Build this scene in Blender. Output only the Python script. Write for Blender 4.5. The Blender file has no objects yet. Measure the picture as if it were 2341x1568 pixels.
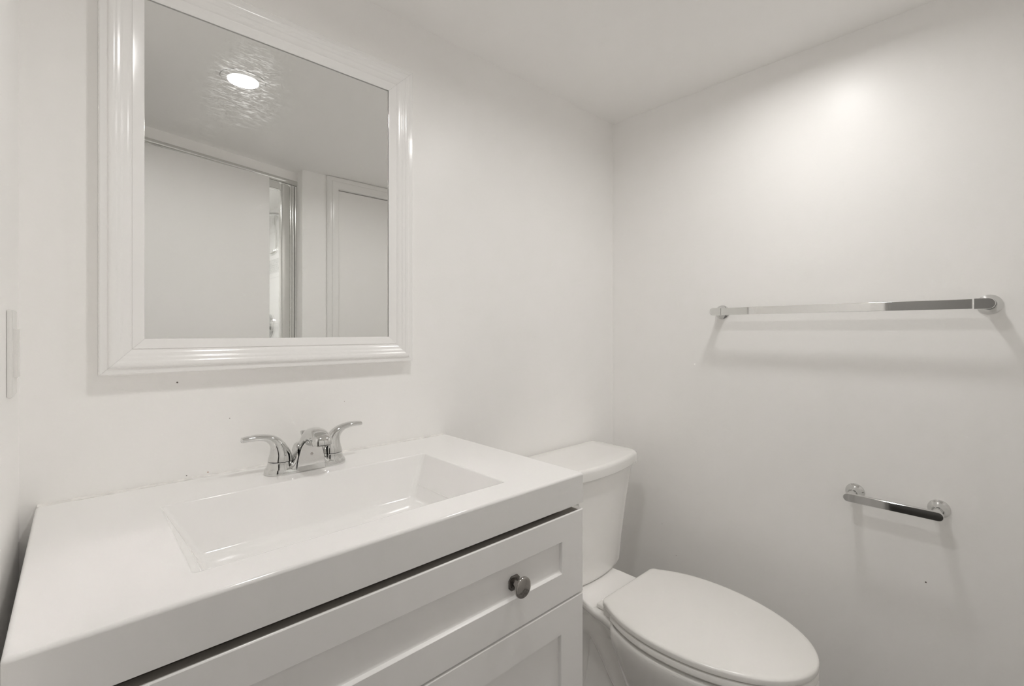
import bpy, bmesh, math, random
from mathutils import Vector, Matrix

random.seed(4)
sc = bpy.context.scene
COL = sc.collection
PI = math.pi

# ------------------------------------------------------------------ camera
CZ = 1.15
cam_d = bpy.data.cameras.new('camera')
cam_d.sensor_width = 36.0
cam_d.lens = 36.0 * 1076.0 / 2341.0
cam_d.shift_y = -27.0 / 2341.0
cam_d.clip_start = 0.01
cam = bpy.data.objects.new('camera', cam_d)
COL.objects.link(cam)
cam.location = (0, 0, CZ)
cam.rotation_euler = (PI / 2, 0, math.radians(47.2 - 90))
sc.camera = cam

# ------------------------------------------------------------------ world, exposure
w = bpy.data.worlds.new('world')
sc.world = w
w.use_nodes = True
w.node_tree.nodes['Background'].inputs[0].default_value = (1, 0.98, 0.95, 1)
w.node_tree.nodes['Background'].inputs[1].default_value = 0.2
sc.view_settings.view_transform = 'Standard'
sc.view_settings.look = 'None'
sc.view_settings.gamma = 1
sc.view_settings.use_curve_mapping = False
sc.view_settings.exposure = 0.03
sc.cycles.use_denoising = True
sc.cycles.max_bounces = 12
sc.cycles.diffuse_bounces = 10
sc.cycles.glossy_bounces = 5
sc.cycles.use_adaptive_sampling = True
sc.cycles.adaptive_threshold = 0.045
sc.cycles.transmission_bounces = 6
sc.cycles.caustics_reflective = True
sc.cycles.blur_glossy = 0.0
sc.cycles.sample_clamp_indirect = 0

# ------------------------------------------------------------------ dimensions
YB = 1.073       # mirror wall
XR = 1.525       # right wall
XL = -0.066      # left wall
YF = -0.30       # wall behind the camera
ZC = 1.95        # ceiling
LY = 0.44
LAMPS = [(0.39, LY), (1.15, 0.385)]
LIGHT_W = 2.25
LIGHT_COL = (1.0, 0.985, 0.965)


def lamp_light(x, y, z, watts, size=0.086):
    l = bpy.data.lights.new('downlight_light', 'AREA')
    l.shape = 'DISK'
    l.size = size
    l.energy = watts
    l.color = LIGHT_COL
    l.spread = math.radians(166)
    o = bpy.data.objects.new('downlight_light', l)
    o.location = (x, y, z)
    COL.objects.link(o)
    return o


# ------------------------------------------------------------------ materials
def mat(name, col, rough=0.5, metal=0.0, spec=0.5, coat=0.0, coat_rough=0.05, bump=0.0, bscale=200.0, var=0.0, vscale=6.0):
    m = bpy.data.materials.new(name)
    m.use_nodes = True
    nt = m.node_tree
    b = nt.nodes['Principled BSDF']
    b.inputs['Base Color'].default_value = (*col, 1)
    b.inputs['Roughness'].default_value = rough
    b.inputs['Metallic'].default_value = metal
    b.inputs['Specular IOR Level'].default_value = spec
    b.inputs['Coat Weight'].default_value = coat
    b.inputs['Coat Roughness'].default_value = coat_rough
    tc = nt.nodes.new('ShaderNodeTexCoord')
    if bump > 0:
        n = nt.nodes.new('ShaderNodeTexNoise')
        n.inputs['Scale'].default_value = bscale
        n.inputs['Detail'].default_value = 3
        nt.links.new(tc.outputs['Object'], n.inputs['Vector'])
        bp = nt.nodes.new('ShaderNodeBump')
        bp.inputs['Strength'].default_value = bump
        bp.inputs['Distance'].default_value = 0.001
        nt.links.new(n.outputs['Fac'], bp.inputs['Height'])
        nt.links.new(bp.outputs['Normal'], b.inputs['Normal'])
    if var > 0:
        n = nt.nodes.new('ShaderNodeTexNoise')
        n.inputs['Scale'].default_value = vscale
        n.inputs['Detail'].default_value = 4
        nt.links.new(tc.outputs['Object'], n.inputs['Vector'])
        r = nt.nodes.new('ShaderNodeValToRGB')
        r.color_ramp.elements[0].position = 0.3
        r.color_ramp.elements[1].position = 0.7
        r.color_ramp.elements[0].color = (*[c * (1 - var) for c in col], 1)
        r.color_ramp.elements[1].color = (*[min(1, c * (1 + var * 0.4)) for c in col], 1)
        nt.links.new(n.outputs['Fac'], r.inputs['Fac'])
        nt.links.new(r.outputs['Color'], b.inputs['Base Color'])
    return m


def add_specks(m, pts):
    """small paint specks and pin holes on a painted wall, each at its own place"""
    nt = m.node_tree
    b = nt.nodes['Principled BSDF']
    geo = nt.nodes.new('ShaderNodeNewGeometry')
    src = b.inputs['Base Color'].links[0].from_socket if b.inputs['Base Color'].links else None
    col = tuple(b.inputs['Base Color'].default_value)
    for (p, r, c) in pts:
        d = nt.nodes.new('ShaderNodeVectorMath')
        d.operation = 'DISTANCE'
        nt.links.new(geo.outputs['Position'], d.inputs[0])
        d.inputs[1].default_value = p
        mr = nt.nodes.new('ShaderNodeMapRange')
        mr.inputs['From Min'].default_value = r * 0.6
        mr.inputs['From Max'].default_value = r
        mr.inputs['To Min'].default_value = 1
        mr.inputs['To Max'].default_value = 0
        nt.links.new(d.outputs['Value'], mr.inputs['Value'])
        mx = nt.nodes.new('ShaderNodeMix')
        mx.data_type = 'RGBA'
        nt.links.new(mr.outputs['Result'], mx.inputs[0])
        if src:
            nt.links.new(src, mx.inputs[6])
        else:
            mx.inputs[6].default_value = col
        mx.inputs[7].default_value = (*c, 1)
        src = mx.outputs[2]
    nt.links.new(src, b.inputs['Base Color'])


WALLC = (0.945, 0.935, 0.921)
M_wall = mat('wall_paint', WALLC, rough=0.36, spec=0.38, bump=0.12, bscale=160, var=0.015, vscale=3)
M_wallp = mat('wall_paint_plain', WALLC, rough=0.36, spec=0.38, bump=0.12, bscale=160)
M_hall = mat('hall_paint', (0.40, 0.39, 0.375), rough=0.5)
M_ceil = mat('ceiling_paint', (0.945, 0.935, 0.921), rough=0.4, spec=0.3, bump=0.1, bscale=120)
M_trim = mat('trim_paint', (0.89, 0.88, 0.865), rough=0.22, spec=0.5)
M_door = mat('door_paint', (0.90, 0.89, 0.875), rough=0.33, spec=0.4, bump=0.05, bscale=90)
M_frame = mat('mirror_frame_gloss', (0.90, 0.89, 0.88), rough=0.16, spec=0.5)
M_solid = mat('cultured_marble', (0.90, 0.892, 0.882), rough=0.10, spec=0.5)
M_cab = mat('cabinet_lacquer', (0.925, 0.915, 0.905), rough=0.24, spec=0.5)
M_cabin = mat('cabinet_carcass', (0.55, 0.53, 0.51), rough=0.5)
M_porc = mat('porcelain', (0.88, 0.87, 0.85), rough=0.07, spec=0.5, coat=0.4, coat_rough=0.03)
M_seat = mat('seat_plastic', (0.87, 0.857, 0.832), rough=0.2, spec=0.5)
M_chrome = mat('polished_chrome', (0.70, 0.70, 0.69), rough=0.045, metal=1.0)
M_bar = mat('bright_chrome', (0.82, 0.82, 0.81), rough=0.035, metal=1.0)
M_satin = mat('shower_aluminium', (0.78, 0.78, 0.76), rough=0.16, metal=1.0)
M_knob = mat('dark_nickel', (0.42, 0.40, 0.38), rough=0.07, metal=1.0)
M_back = mat('knob_backplate_metal', (0.16, 0.15, 0.14), rough=0.18, metal=1.0)
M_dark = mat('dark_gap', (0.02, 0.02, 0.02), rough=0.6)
M_dark2 = mat('gap_shade_brown', (0.30, 0.28, 0.255), rough=0.7)  # brown tone standing in for shade in the gap above the drawer
M_plate = mat('switch_plastic', (0.84, 0.83, 0.81), rough=0.25)
M_caulk = mat('caulk', (0.84, 0.825, 0.80), rough=0.45, bump=0.6, bscale=60, var=0.12, vscale=55)
M_grout = mat('shower_tile', (0.86, 0.86, 0.85), rough=0.12)


def lens_mat():
    m = bpy.data.materials.new('led_lens')
    m.use_nodes = True
    b = m.node_tree.nodes['Principled BSDF']
    b.inputs['Base Color'].default_value = (0.9, 0.9, 0.9, 1)
    b.inputs['Emission Color'].default_value = (1, 0.98, 0.95, 1)
    b.inputs['Emission Strength'].default_value = 3
    return m


def mirror_mat():
    m = bpy.data.materials.new('silvered_glass_smeared')
    m.use_nodes = True
    nt = m.node_tree
    for n in list(nt.nodes):
        nt.nodes.remove(n)
    out = nt.nodes.new('ShaderNodeOutputMaterial')
    g1 = nt.nodes.new('ShaderNodeBsdfGlossy')
    g1.inputs['Color'].default_value = (0.875, 0.88, 0.87, 1)
    g1.inputs['Roughness'].default_value = 0.0
    g2 = nt.nodes.new('ShaderNodeBsdfGlossy')
    g2.inputs['Color'].default_value = (0.875, 0.88, 0.87, 1)
    g2.inputs['Roughness'].default_value = 0.22
    mix = nt.nodes.new('ShaderNodeMixShader')
    tc = nt.nodes.new('ShaderNodeTexCoord')
    mp = nt.nodes.new('ShaderNodeMapping')
    mp.inputs['Rotation'].default_value = (0, math.radians(-26), 0)
    mp.inputs['Scale'].default_value = (55, 1, 330)
    nz = nt.nodes.new('ShaderNodeTexNoise')
    nz.inputs['Scale'].default_value = 1.0
    nz.inputs['Detail'].default_value = 5
    nz.inputs['Distortion'].default_value = 1.4
    nt.links.new(tc.outputs['Object'], mp.inputs['Vector'])
    nt.links.new(mp.outputs['Vector'], nz.inputs['Vector'])
    cr = nt.nodes.new('ShaderNodeValToRGB')
    cr.color_ramp.elements[0].position = 0.5
    cr.color_ramp.elements[0].color = (0.002, 0.002, 0.002, 1)
    cr.color_ramp.elements[1].position = 0.78
    cr.color_ramp.elements[1].color = (0.16, 0.16, 0.16, 1)
    nt.links.new(nz.outputs['Fac'], cr.inputs['Fac'])
    n2 = nt.nodes.new('ShaderNodeTexNoise')
    n2.inputs['Scale'].default_value = 9
    n2.inputs['Detail'].default_value = 3
    nt.links.new(tc.outputs['Object'], n2.inputs['Vector'])
    r2 = nt.nodes.new('ShaderNodeMapRange')
    r2.inputs['From Min'].default_value = 0.36
    r2.inputs['From Max'].default_value = 0.60
    nt.links.new(n2.outputs['Fac'], r2.inputs['Value'])
    ml = nt.nodes.new('ShaderNodeMath')
    ml.operation = 'MULTIPLY'
    nt.links.new(cr.outputs['Color'], ml.inputs[0])
    nt.links.new(r2.outputs['Result'], ml.inputs[1])
    nt.links.new(ml.outputs[0], mix.inputs['Fac'])
    nt.links.new(g1.outputs[0], mix.inputs[1])
    nt.links.new(g2.outputs[0], mix.inputs[2])
    nt.links.new(mix.outputs[0], out.inputs['Surface'])
    return m


def glass_mat():
    m = bpy.data.materials.new('clear_glass')
    m.use_nodes = True
    b = m.node_tree.nodes['Principled BSDF']
    b.inputs['Base Color'].default_value = (0.97, 0.98, 0.975, 1)
    b.inputs['Transmission Weight'].default_value = 1
    b.inputs['Roughness'].default_value = 0
    b.inputs['IOR'].default_value = 1.02
    b.inputs['Alpha'].default_value = 0.25
    return m


def floor_mat():
    m = bpy.data.materials.new('dark_plank_floor')
    m.use_nodes = True
    nt = m.node_tree
    b = nt.nodes['Principled BSDF']
    tc = nt.nodes.new('ShaderNodeTexCoord')
    mp = nt.nodes.new('ShaderNodeMapping')
    mp.inputs['Rotation'].default_value = (0, 0, math.radians(90))
    nt.links.new(tc.outputs['Object'], mp.inputs['Vector'])
    br = nt.nodes.new('ShaderNodeTexBrick')
    br.inputs['Scale'].default_value = 1
    br.inputs['Brick Width'].default_value = 1.1
    br.inputs['Row Height'].default_value = 0.16
    br.inputs['Mortar Size'].default_value = 0.0015
    br.inputs['Color1'].default_value = (0.085, 0.078, 0.070, 1)
    br.inputs['Color2'].default_value = (0.062, 0.056, 0.050, 1)
    br.inputs['Mortar'].default_value = (0.02, 0.018, 0.016, 1)
    nt.links.new(mp.outputs['Vector'], br.inputs['Vector'])
    mp2 = nt.nodes.new('ShaderNodeMapping')
    mp2.inputs['Scale'].default_value = (28, 2.0, 2)
    nt.links.new(tc.outputs['Object'], mp2.inputs['Vector'])
    nz = nt.nodes.new('ShaderNodeTexNoise')
    nz.inputs['Scale'].default_value = 1.6
    nz.inputs['Detail'].default_value = 6
    nz.inputs['Distortion'].default_value = 0.6
    nt.links.new(mp2.outputs['Vector'], nz.inputs['Vector'])
    mx = nt.nodes.new('ShaderNodeMix')
    mx.data_type = 'RGBA'
    mx.blend_type = 'MULTIPLY'
    mx.inputs[0].default_value = 0.7
    nt.links.new(br.outputs['Color'], mx.inputs[6])
    nt.links.new(nz.outputs['Color'], mx.inputs[7])
    cr = nt.nodes.new('ShaderNodeValToRGB')
    cr.color_ramp.elements[0].position = 0.3
    cr.color_ramp.elements[0].color = (0.5, 0.5, 0.5, 1)
    cr.color_ramp.elements[1].position = 0.7
    cr.color_ramp.elements[1].color = (1, 1, 1, 1)
    nt.links.new(nz.outputs['Fac'], cr.inputs['Fac'])
    nt.links.new(cr.outputs['Color'], mx.inputs[7])
    nt.links.new(mx.outputs[2], b.inputs['Base Color'])
    b.inputs['Roughness'].default_value = 0.35
    return m


def stone_mat():
    """grey marble-look floor tiles with soft veins"""
    m = bpy.data.materials.new('grey_marble_tile_floor')
    m.use_nodes = True
    nt = m.node_tree
    b = nt.nodes['Principled BSDF']
    tc = nt.nodes.new('ShaderNodeTexCoord')
    nz = nt.nodes.new('ShaderNodeTexNoise')
    nz.inputs['Scale'].default_value = 3.5
    nz.inputs['Detail'].default_value = 8
    nz.inputs['Distortion'].default_value = 2.2
    nt.links.new(tc.outputs['Object'], nz.inputs['Vector'])
    cr = nt.nodes.new('ShaderNodeValToRGB')
    e = cr.color_ramp.elements
    e[0].position = 0.42
    e[0].color = (0.44, 0.43, 0.42, 1)
    e[1].position = 0.58
    e[1].color = (0.40, 0.39, 0.38, 1)
    v = e.new(0.5)
    v.color = (0.16, 0.155, 0.15, 1)
    nt.links.new(nz.outputs['Fac'], cr.inputs['Fac'])
    br = nt.nodes.new('ShaderNodeTexBrick')
    br.inputs['Scale'].default_value = 1
    br.inputs['Brick Width'].default_value = 0.61
    br.inputs['Row Height'].default_value = 0.305
    br.inputs['Mortar Size'].default_value = 0.002
    br.inputs['Color1'].default_value = (1, 1, 1, 1)
    br.inputs['Color2'].default_value = (0.92, 0.92, 0.92, 1)
    br.inputs['Mortar'].default_value = (1.5, 1.5, 1.5, 1)
    nt.links.new(tc.outputs['Object'], br.inputs['Vector'])
    mx = nt.nodes.new('ShaderNodeMix')
    mx.data_type = 'RGBA'
    mx.blend_type = 'MULTIPLY'
    mx.inputs[0].default_value = 1
    nt.links.new(cr.outputs['Color'], mx.inputs[6])
    nt.links.new(br.outputs['Color'], mx.inputs[7])
    nt.links.new(mx.outputs[2], b.inputs['Base Color'])
    b.inputs['Roughness'].default_value = 0.2
    return m


def tile_mat():
    m = bpy.data.materials.new('shower_wall_tile')
    m.use_nodes = True
    nt = m.node_tree
    b = nt.nodes['Principled BSDF']
    geo = nt.nodes.new('ShaderNodeNewGeometry')
    sep = nt.nodes.new('ShaderNodeSeparateXYZ')
    nt.links.new(geo.outputs['Position'], sep.inputs[0])
    add = nt.nodes.new('ShaderNodeMath')
    add.operation = 'ADD'
    nt.links.new(sep.outputs['X'], add.inputs[0])
    nt.links.new(sep.outputs['Y'], add.inputs[1])
    cmb = nt.nodes.new('ShaderNodeCombineXYZ')
    nt.links.new(add.outputs[0], cmb.inputs['X'])
    nt.links.new(sep.outputs['Z'], cmb.inputs['Y'])

    def brick(w_, h_, ms, off, c1, c2, mc):
        br = nt.nodes.new('ShaderNodeTexBrick')
        br.offset = off
        br.inputs['Scale'].default_value = 1
        br.inputs['Brick Width'].default_value = w_
        br.inputs['Row Height'].default_value = h_
        br.inputs['Mortar Size'].default_value = ms
        br.inputs['Color1'].default_value = c1
        br.inputs['Color2'].default_value = c2
        br.inputs['Mortar'].default_value = mc
        nt.links.new(cmb.outputs[0], br.inputs['Vector'])
        return br
    big = brick(0.6, 0.3, 0.0012, 0.0, (0.86, 0.86, 0.85, 1), (0.86, 0.86, 0.85, 1), (0.72, 0.72, 0.71, 1))
    sml = brick(0.03, 0.0125, 0.0015, 0.5, (0.80, 0.80, 0.79, 1), (0.60, 0.60, 0.59, 1), (0.78, 0.78, 0.77, 1))
    g = nt.nodes.new('ShaderNodeMath')
    g.operation = 'COMPARE'
    nt.links.new(sep.outputs['Z'], g.inputs[0])
    g.inputs[1].default_value = 1.575
    g.inputs[2].default_value = 0.045
    mx = nt.nodes.new('ShaderNodeMix')
    mx.data_type = 'RGBA'
    nt.links.new(g.outputs[0], mx.inputs[0])
    nt.links.new(big.outputs['Color'], mx.inputs[6])
    nt.links.new(sml.outputs['Color'], mx.inputs[7])
    nt.links.new(mx.outputs[2], b.inputs['Base Color'])
    b.inputs['Roughness'].default_value = 0.15
    return m


M_mirror = mirror_mat()
M_glass = glass_mat()
M_floor = floor_mat()
M_stone = stone_mat()
M_tile = tile_mat()
M_lens = lens_mat()
add_specks(M_wall, [((0.139, YB, 1.054), 0.0018, (0.12, 0.10, 0.09)),
                    ((0.225, YB, 0.976), 0.0012, (0.45, 0.43, 0.41)),
                    ((0.46, YB, 0.986), 0.0010, (0.5, 0.45, 0.42)),
                    ((0.347, YB, 0.891), 0.0007, (0.10, 0.10, 0.09)),
                    ((0.1535, YB, 0.8765), 0.0012, (0.12, 0.10, 0.09)),
                    ((0.188, YB, 0.8760), 0.0015, (0.45, 0.28, 0.20)),
                    ((XR, 0.157, 0.536), 0.0022, (0.16, 0.13, 0.12)),
                    ((XR, 0.863, 0.467), 0.0012, (0.5, 0.47, 0.45)),
                    ((XR, 0.81, 0.373), 0.0014, (0.35, 0.32, 0.30))])


# ------------------------------------------------------------------ geometry helpers
def wloc(o):
    v = Vector((0, 0, 0))
    while o is not None:
        v += Vector(o.location)
        o = o.parent
    return v


def obj(name, bm, m, parent=None, smooth=35, loc=None):
    """bm is in world coordinates; links it as one mesh object"""
    me = bpy.data.meshes.new(name)
    off = wloc(parent) if parent is not None else Vector(loc or (0, 0, 0))
    bmesh.ops.recalc_face_normals(bm, faces=bm.faces)
    bmesh.ops.translate(bm, verts=bm.verts, vec=-off)
    bm.to_mesh(me)
    bm.free()
    me.materials.append(m)
    if smooth:
        me.shade_smooth()
        me.set_sharp_from_angle(angle=math.radians(smooth))
    o = bpy.data.objects.new(name, me)
    COL.objects.link(o)
    if smooth:
        wn = o.modifiers.new('weighted_normal', 'WEIGHTED_NORMAL')
        wn.keep_sharp = True
        wn.weight = 80
    if parent is not None:
        o.parent = parent
    else:
        o.location = off
    return o


def thing(name, label, cat, loc, group=None):
    o = bpy.data.objects.new(name, None)
    o.empty_display_size = 0.05
    COL.objects.link(o)
    o.location = loc
    o['label'] = label
    o['category'] = cat
    if group:
        o['group'] = group
    return o


def struct(name, bm, m, smooth=0, label=None):
    o = obj(name, bm, m, smooth=smooth)
    o['kind'] = 'structure'
    if label:
        o['label'] = label
    return o


def loft(bm, rings, closed=True, cap0=True, cap1=True, loop=False):
    vs = [[bm.verts.new(p) for p in r] for r in rings]
    n = len(vs[0])
    pairs = list(zip(vs[:-1], vs[1:]))
    if loop:
        pairs.append((vs[-1], vs[0]))
    for a, b in pairs:
        for i in range(n if closed else n - 1):
            j = (i + 1) % n
            bm.faces.new((a[i], a[j], b[j], b[i]))
    if not loop:
        if cap0:
            bm.faces.new(list(reversed(vs[0])))
        if cap1:
            bm.faces.new(vs[-1])
    return vs


def box(bm, x0, x1, y0, y1, z0, z1, bev=0.0, seg=2):
    t = bmesh.new()
    bmesh.ops.create_cube(t, size=1)
    for v in t.verts:
        v.co = Vector(((x0 + x1) / 2 + v.co.x * (x1 - x0), (y0 + y1) / 2 + v.co.y * (y1 - y0), (z0 + z1) / 2 + v.co.z * (z1 - z0)))
    if bev:
        bmesh.ops.bevel(t, geom=t.edges[:], offset=bev, segments=seg, affect='EDGES', profile=0.5)
    me = bpy.data.meshes.new('tmp')
    t.to_mesh(me)
    t.free()
    bm.from_mesh(me)
    bpy.data.meshes.remove(me)
    return bm


def revolve(bm, prof, o, axis, n=32, up=None):
    """prof: list of (radius, distance along axis)"""
    a = Vector(axis).normalized()
    u = Vector(up) if up else (Vector((0, 0, 1)) if abs(a.z) < 0.9 else Vector((1, 0, 0)))
    u = (u - a * u.dot(a)).normalized()
    v = a.cross(u)
    rings = []
    for r, d in prof:
        r = max(r, 1e-5)
        rings.append([Vector(o) + a * d + (u * math.cos(2 * PI * i / n) + v * math.sin(2 * PI * i / n)) * r for i in range(n)])
    loft(bm, rings)


def sweep(bm, pts, rad, n=20, exp=2.0, up=(0, 1, 0), caps=True):
    """pts: path; rad: (a along side, b along the other); superellipse sections square to the path"""
    pts = [Vector(p) for p in pts]
    rings = []
    for i, p in enumerate(pts):
        t = (pts[min(i + 1, len(pts) - 1)] - pts[max(i - 1, 0)]).normalized()
        s = Vector(up)
        s = (s - t * s.dot(t)).normalized()
        q = t.cross(s)
        a, b = rad[i] if isinstance(rad[i], tuple) else (rad[i], rad[i])
        ring = []
        for k in range(n):
            an = 2 * PI * k / n
            c, s_ = math.cos(an), math.sin(an)
            ring.append(p + s * a * math.copysign(abs(c) ** (2 / exp), c) + q * b * math.copysign(abs(s_) ** (2 / exp), s_))
        rings.append(ring)
    loft(bm, rings, cap0=caps, cap1=caps)


def cat(pts, m=6):
    """Catmull-Rom resampling of tuples"""
    out = []
    P = [pts[0]] + list(pts) + [pts[-1]]
    for i in range(1, len(P) - 2):
        for k in range(m):
            t = k / m
            out.append(tuple(0.5 * ((2 * b) + (-a + c) * t + (2 * a - 5 * b + 4 * c - d) * t * t + (-a + 3 * b - 3 * c + d) * t ** 3)
                             for a, b, c, d in zip(P[i - 1], P[i], P[i + 1], P[i + 2])))
    out.append(tuple(pts[-1]))
    return out


def rrect(x0, x1, y0, y1, z, r, n=6):
    pts = []
    for cx, cy, a0 in ((x1 - r, y0 + r, -90), (x1 - r, y1 - r, 0), (x0 + r, y1 - r, 90), (x0 + r, y0 + r, 180)):
        for k in range(n + 1):
            a = math.radians(a0 + 90 * k / n)
            pts.append(Vector((cx + r * math.cos(a), cy + r * math.sin(a), z)))
    return pts


def prism(bm, poly, axis, d0, d1):
    """extrude 2D polygon: axis 'x' -> (y,z), 'y' -> (x,z), 'z' -> (x,y)"""
    def p3(p, d):
        return {'x': (d, p[0], p[1]), 'y': (p[0], d, p[1]), 'z': (p[0], p[1], d)}[axis]
    loft(bm, [[Vector(p3(p, d0)) for p in poly], [Vector(p3(p, d1)) for p in poly]])


def B():
    return bmesh.new()


# ------------------------------------------------------------------ room shell
T = 0.09
SB = -1.50            # shower back wall
XH = -1.03            # hall far wall
DY0, DY1 = -0.115, 0.46   # entry doorway in the left wall
DZ = 1.885
XC0, XC1 = 1.003, 1.47    # closet doorway in the front wall
XP = 0.823            # left edge of the pier between shower and closet

bm = B(); box(bm, XL - 0.05, XR + T, SB - T, YB + T, -0.05, 0.0); struct('floor', bm, M_stone, label='grey marble-look tile floor under the vanity and toilet')
bm = B(); box(bm, XH - T, XL - 0.05, SB - T, YB + T, -0.05, 0.0); struct('floor_hall', bm, M_floor, label='dark plank floor of the hall outside the doorway')
bm = B(); box(bm, XH - T, XR + T, SB - T, YB + T, ZC, ZC + 0.06); struct('ceiling', bm, M_ceil, label='low white painted ceiling with recessed downlights')
bm = B(); box(bm, XH - T, XR + T, YB, YB + T, 0, ZC); struct('wall_back', bm, M_wall, label='white painted wall behind the mirror, vanity and toilet tank')
bm = B(); box(bm, XR, XR + T, SB - T, YB, 0, ZC); struct('wall_right', bm, M_wall, label='white painted wall carrying the towel bar and paper holder')
bm = B()
box(bm, XL - T, XL, DY1, YB, 0, ZC)
box(bm, XL - T, XL, YF - 0.02, DY0, 0, ZC)
box(bm, XL - T, XL, DY0, DY1, DZ, ZC)
box(bm, XL - T, XL, SB, YF - 0.02, 0, ZC)
struct('wall_left', bm, M_wallp, label='white painted wall with the doorway, hard against the vanity')
bm = B()
box(bm, XP, XC0, YF - T, YF, 0, ZC)
box(bm, XC1, XR, YF - T, YF, 0, ZC)
box(bm, XC0, XC1, YF - T, YF, DZ + 0.003, ZC)
struct('wall_front', bm, M_wallp, label='white painted wall seen only in the mirror, beside the closet door')
# slanting bulkhead above the shower front
A0 = Vector((XL, -0.120, 0)); A1 = Vector((0.8433, -0.3778, 0))
dirv = (A1 - A0).normalized(); nrm = Vector((dirv.y, -dirv.x, 0))    # points towards -y (into the shower)


def slab(bm, s0, s1, o0, o1, z0, z1, base=A0, d=None, n=None):
    d = d or dirv; n = n or nrm
    q = [base + d * s0 + n * o0, base + d * s1 + n * o0, base + d * s1 + n * o1, base + d * s0 + n * o1]
    loft(bm, [[Vector((p.x, p.y, z0)) for p in q], [Vector((p.x, p.y, z1)) for p in q]])


LS = (A1 - A0).length
bm = B(); slab(bm, 0, LS, 0.0, 0.06, 1.908, ZC); struct('wall_shower_bulkhead', bm, M_wallp, label='narrow white bulkhead above the shower opening')
bm = B()
box(bm, XL, 0.95, SB - T, SB, 0, ZC)
box(bm, 0.95, 1.0, SB, YF - T, 0, ZC)
struct('wall_shower', bm, M_tile, label='white tiled shower walls with a mosaic band')
bm = B()
box(bm, XH - T, XH, SB, YB, 0, ZC)
box(bm, XH, XL - T, SB - T, SB, 0, ZC)
struct('wall_hall', bm, M_hall, label='grey hall wall outside the bathroom doorway')

# casings
cas = [(0, 0), (0.0, 0.010), (0.008, 0.014), (0.022, 0.0145), (0.026, 0.0185), (0.040, 0.0195), (0.052, 0.017), (0.058, 0.013), (0.060, 0.006), (0.060, 0)]


def casing_closet():
    bm = B()
    rings = []
    for kind in range(3):
        r = []
        for u, p in cas:
            x, z = XC0 - 0.060 + u, DZ + 0.063 - u
            r.append(Vector((x if kind < 2 else XR - 0.001, YF + p, 0 if kind == 0 else z)))
        rings.append(r)
    loft(bm, rings)
    return bm


struct('trim_1', casing_closet(), M_trim, smooth=30, label='white casing round the closet door')
bm = B()
prism(bm, [(XL + p * 0.6, DY1 + 0.060 - u) for u, p in cas], 'z', 0, DZ)
struct('trim_2', bm, M_trim, smooth=30, label='white casing beside the entry doorway')
# baseboards
bbp = [(0, 0), (0.014, 0), (0.014, 0.07), (0.010, 0.082), (0.004, 0.09), (0, 0.092)]
bm = B(); prism(bm, [(YB - p, z) for p, z in bbp], 'x', 0.745, XR); struct('baseboard_back', bm, M_trim, smooth=30, label='white baseboard behind the toilet')
bm = B(); prism(bm, [(XR - p, z) for p, z in bbp], 'y', YF, YB - 0.014); struct('baseboard_right', bm, M_trim, smooth=30, label='white baseboard under the paper holder')

# closet door
bm = B(); box(bm, XC0 + 0.005, XC1 - 0.004, YF - 0.040, YF - 0.004, 0.008, DZ - 0.001, 0.0015)
d2 = struct('door_2', bm, M_door, smooth=30, label='flat white closet door seen in the mirror')
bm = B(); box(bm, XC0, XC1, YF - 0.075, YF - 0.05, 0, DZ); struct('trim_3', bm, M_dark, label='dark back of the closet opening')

# entry door, swung open against the shower
H0 = Vector((-0.05, -0.099, 0)); H1 = Vector((0.661, -0.256, 0))
dd = (H1 - H0).normalized(); dn = Vector((dd.y, -dd.x, 0))
bm = B(); slab(bm, 0, (H1 - H0).length, 0, 0.030, 0.010, CZ + 0.720, H0, dd, dn)
bmesh.ops.bevel(bm, geom=bm.edges[:], offset=0.0015, segments=1, affect='EDGES')
d1 = struct('door_1', bm, M_door, smooth=30, label='flat white entry door standing open, seen in the mirror')
kp = H0 + dd * 0.66
bm = B(); revolve(bm, [(0.0, 0), (0.03, 0), (0.03, 0.005), (0.012, 0.009), (0.011, 0.028), (0.02, 0.034), (0.026, 0.046), (0.024, 0.058), (0.014, 0.064), (0, 0.065)], (kp.x, kp.y, 0.93), -dn)
obj('door_knob', bm, M_chrome, d1)


# ------------------------------------------------------------------ shower enclosure (seen in the mirror)
sh = thing('shower_enclosure', 'polished aluminium framed glass shower front behind the open door', 'shower enclosure', tuple(A0 + nrm * 0.02))
bm = B()
pth = [A0 + dirv * s + nrm * 0.012 + Vector((0, 0, CZ + 0.748)) for s in (0.004, LS - 0.004)]
sweep(bm, pth, [(0.014, 0.014)] * 2, n=24, up=(0, 0, 1))
obj('header_rail', bm, M_satin, sh)
for s0, s1 in ((0.891, 0.915), (0.9165, 0.943)):
    bm = B()
    n = 10
    poly = []
    for k in range(n + 1):
        t = k / n
        poly.append((s0 + (s1 - s0) * t, 0.004 + 0.006 * abs(math.cos(t * PI * 2))))
    poly += [(s1, 0.035), (s0, 0.035)]
    r = []
    for z in (0.046, CZ + 0.733):
        r.append([Vector((*(A0 + dirv * a + nrm * b)[:2], z)) for a, b in poly])
    loft(bm, r)
    obj('jamb', bm, M_satin, sh, smooth=50)
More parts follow.
